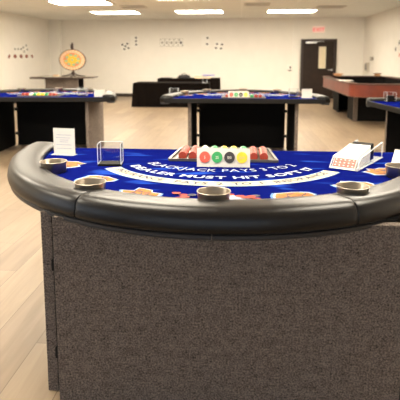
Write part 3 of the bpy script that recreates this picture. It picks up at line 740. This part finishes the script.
# ------------------------------------------------------------------ draped tables
def draped(loc, wx, dy, zt, label, fl, seed):
    t = thing('draped_table', label, 'table', loc, 0, 'tables under black cloths'); rng = random.Random(seed)
    new_obj('tabletop', BX(-wx, wx, 0, dy, zt-.03, zt-.006), 'wood_dark', t)
    for sx in (-1, 1):
        for y in (.06, dy-.06): new_obj('leg', BX(sx*(wx-.08)-.015, sx*(wx-.08)+.015, y-.015, y+.015, 0, zt-.03), 'grey_metal', t)
    def loop(z, f, amp):
        pts = []
        per = [(-wx, 0), (wx, 0), (wx, dy), (-wx, dy)]
        for k in range(4):
            p, q = per[k], per[(k+1) % 4]; n = 28 if k % 2 == 0 else 12
            for i in range(n):
                s = i/n; x = p[0]+(q[0]-p[0])*s; y = p[1]+(q[1]-p[1])*s
                nx, ny = [(0, -1), (1, 0), (0, 1), (-1, 0)][k]; cx_ = x/wx; cy_ = (y-dy/2)/(dy/2)
                a = amp*sin(i*1.9+k+seed)+amp*.6*sin(i*.7+seed)
                cf = f*(1 if abs(cx_) > .98 and abs(cy_) > .98 else .45)
                pts.append((x+nx*(cf*.5+a)+(f*.5*cx_), y+ny*(cf*.5+a)+f*.2*cy_, z))
        return pts
    bm = bmesh.new(); rings = [[bm.verts.new(p) for p in loop(z, f, a)] for z, f, a in ((zt, .0, 0), (zt-.01, .02, 0), (zt*.6, fl*.45, .004), (zt*.3, fl*.7, .008), (.008, fl, .012))]
    bm.faces.new(rings[0])
    for a, b in zip(rings, rings[1:]):
        n = len(a)
        for i in range(n): bm.faces.new((a[i], a[(i+1) % n], b[(i+1) % n], b[i]))
    c = new_obj('tablecloth', bm, 'drape', t, smooth=False); return t
draped((-1.90, 13.95, 0), 1.02, .80, .655, 'long table under a black floor-length cloth, nearer of two', .10, 1)
draped((-1.60, 15.75, 0), .94, .80, .70, 'long black draped table against back wall, farther of two', .06, 4)
t = thing('bag', 'small dark bag on the farther black draped table', 'bag', (-1.75, 16.0, .70))
bm = bmesh.new(); lathe(bm, [(0, 0), (.18, 0), (.20, .04), (.15, .10), (0, .12)], 18, sy=.6); new_obj('bag_body', bm, 'bag', t, smooth=True)
bm = bmesh.new(); bar(bm, (-.08, 0, .11), (-.03, 0, .15), .012); bar(bm, (-.03, 0, .15), (.03, 0, .15), .012); bar(bm, (.03, 0, .15), (.08, 0, .11), .012); new_obj('handle', bm, 'bag', t)
t = thing('box', 'low pale cardboard box on right part of the farther draped table', 'box', (-1.17, 16.0, .70)); new_obj('box_body', BX(-.24, .24, -.14, .14, 0, .07), 'cream', t, bevel=.005); new_obj('lid', BX(-.245, .245, -.145, .145, .07, .085), 'paper', t)
o = new_obj('folder', BX(-.17, .17, -.12, .12, 0, .02), 'blue_cloth', None, loc=(-1.0, 15.98, .786)); o.rotation_euler = (0, 0, .3); tag(o, 'blue flat folder lying on the pale box on farther draped table', 'folder')
o = new_obj('crumpled_paper', BX(-.07, .07, -.04, .04, 0, .03), 'paper', None, loc=(-2.05, 15.95, .702), bevel=.012); o.rotation_euler = (0, 0, .5); tag(o, 'small white crumpled paper left of the dark bag', 'paper')
t = thing('clear_stand', 'upright clear acrylic stand at right end of nearer draped table', 'stand', (-.98, 14.15, .655))
new_obj('panel', BX(-.06, .06, 0, .006, 0, .17), 'acrylic', t); bm = bmesh.new(); bar(bm, (-.06, .003, 0), (-.06, .003, .17), .01); bar(bm, (.06, .003, 0), (.06, .003, .17), .01); bar(bm, (-.06, .003, .17), (.06, .003, .17), .01); new_obj('painted_edge_light', bm, 'acrylic_edge', t)  # pale bars: edge light put into the colour
new_obj('foot', BX(-.07, .07, -.05, .05, 0, .01), 'acrylic_edge', t)

# ------------------------------------------------------------------ craps table
t = thing('craps_table', 'long mahogany craps table with rounded end and black base panels at right', 'table', (2.98, 12.1, 0))
def rrect(hx, hy, r, n=10):
    pts = []
    for cx, cy, a0 in ((hx-r, hy-r, 0), (-hx+r, hy-r, pi/2), (-hx+r, -hy+r, pi), (hx-r, -hy+r, 1.5*pi)):
        for i in range(n+1): a = a0+pi/2*i/n; pts.append((cx+r*cos(a), cy+r*sin(a)))
    return pts
def ring(bm, o, i_, z0, z1, mi=0):
    n = len(o); R = [[bm.verts.new((p[0], p[1], z)) for p in q] for q, z in ((o, z0), (o, z1), (i_, z1), (i_, z0))]
    for a, b in zip(R, R[1:]+R[:1]):
        for k in range(n): bm.faces.new((a[k], a[(k+1) % n], b[(k+1) % n], b[k])).material_index = mi
HX, HY = .84, 2.0
bm = bmesh.new(); ring(bm, rrect(HX, HY, .42), rrect(HX-.07, HY-.07, .35), .595, .835); new_obj('table_wall', bm, 'wood', t)
bm = bmesh.new(); ring(bm, rrect(HX+.02, HY+.02, .44), rrect(HX-.12, HY-.12, .30), .835, .865); new_obj('armrest', bm, 'wood_dark', t)
bm = bmesh.new(); ring(bm, rrect(HX-.07, HY-.07, .35), rrect(HX-.10, HY-.10, .32), .64, .835); new_obj('rubber_lining', bm, 'black', t)
bm = bmesh.new(); prism(bm, rrect(HX-.07, HY-.07, .35), .60, .64); new_obj('playing_surface', bm, 'green', t)
bm = bmesh.new(); ring(bm, rrect(HX+.012, HY+.012, .43), rrect(HX, HY, .42), .595, .612); new_obj('lower_moulding', bm, 'wood_dark', t)
for x0, x1, y0, y1 in ((-.52, .55, -.80, -.74), (-.52, .55, 1.65, 1.71)): 
    new_obj('base_panel', BX(x0, x1, y0, y1, 0, .60), 'black', t)
for x0, y0, y1 in ((-.55, -.82, -.15), (-.55, 1.0, 1.73), (.52, -.82, 1.7)):
    bm = bmesh.new(); box(bm, x0, x0+.03, y0, y1, 0, .60); new_obj('base_panel', bm, 'black', t)
bm = bmesh.new(); box(bm, -.57, -.48, -.85, -.82, 0, .60); new_obj('corner_strip', bm, 'carpet', t)
t = thing('dice_bowl', 'pale wooden bowl on far left corner of the craps table', 'bowl', (2.52, 13.75, .866)); bm = bmesh.new(); lathe(bm, [(0, 0), (.08, 0), (.13, .06), (.11, .06), (.06, .02), (0, .02)], 20); new_obj('bowl_body', bm, 'wood_pale', t, smooth=True)
bm = bmesh.new(); lathe(bm, [(.13, .06), (.14, .065), (.13, .07), (.11, .06)], 20); new_obj('rim', bm, 'wood_pale', t)
o = new_obj('paper_sheet', BX(-.14, .14, -.2, .2, 0, .01), 'paper', None, loc=(2.22, 11.3, .868), bevel=.002); tag(o, 'white paper lying on left rail of the craps table', 'paper')
t = thing('dice_stick_rest', 'pale wooden block on far right corner of the craps table', 'block', (3.55, 13.9, .866)); new_obj('block_body', BX(-.07, .07, -.05, .05, 0, .06), 'wood_pale', t, bevel=.01); new_obj('top_cap', BX(-.10, .10, -.06, .06, .06, .075), 'wood_dark', t)
US = 1.0
t = thing('card_stack_box', 'black playing card box inside the clear holder on right edge table', 'box', (2.0, 7.12, .943), radians(10)); new_obj('box_body', BX(-.045, .045, -.035, .035, 0, .06), 'black', t, bevel=.003); new_obj('lid', BX(-.046, .046, -.036, .036, .06, .07), 'black_edge', t)
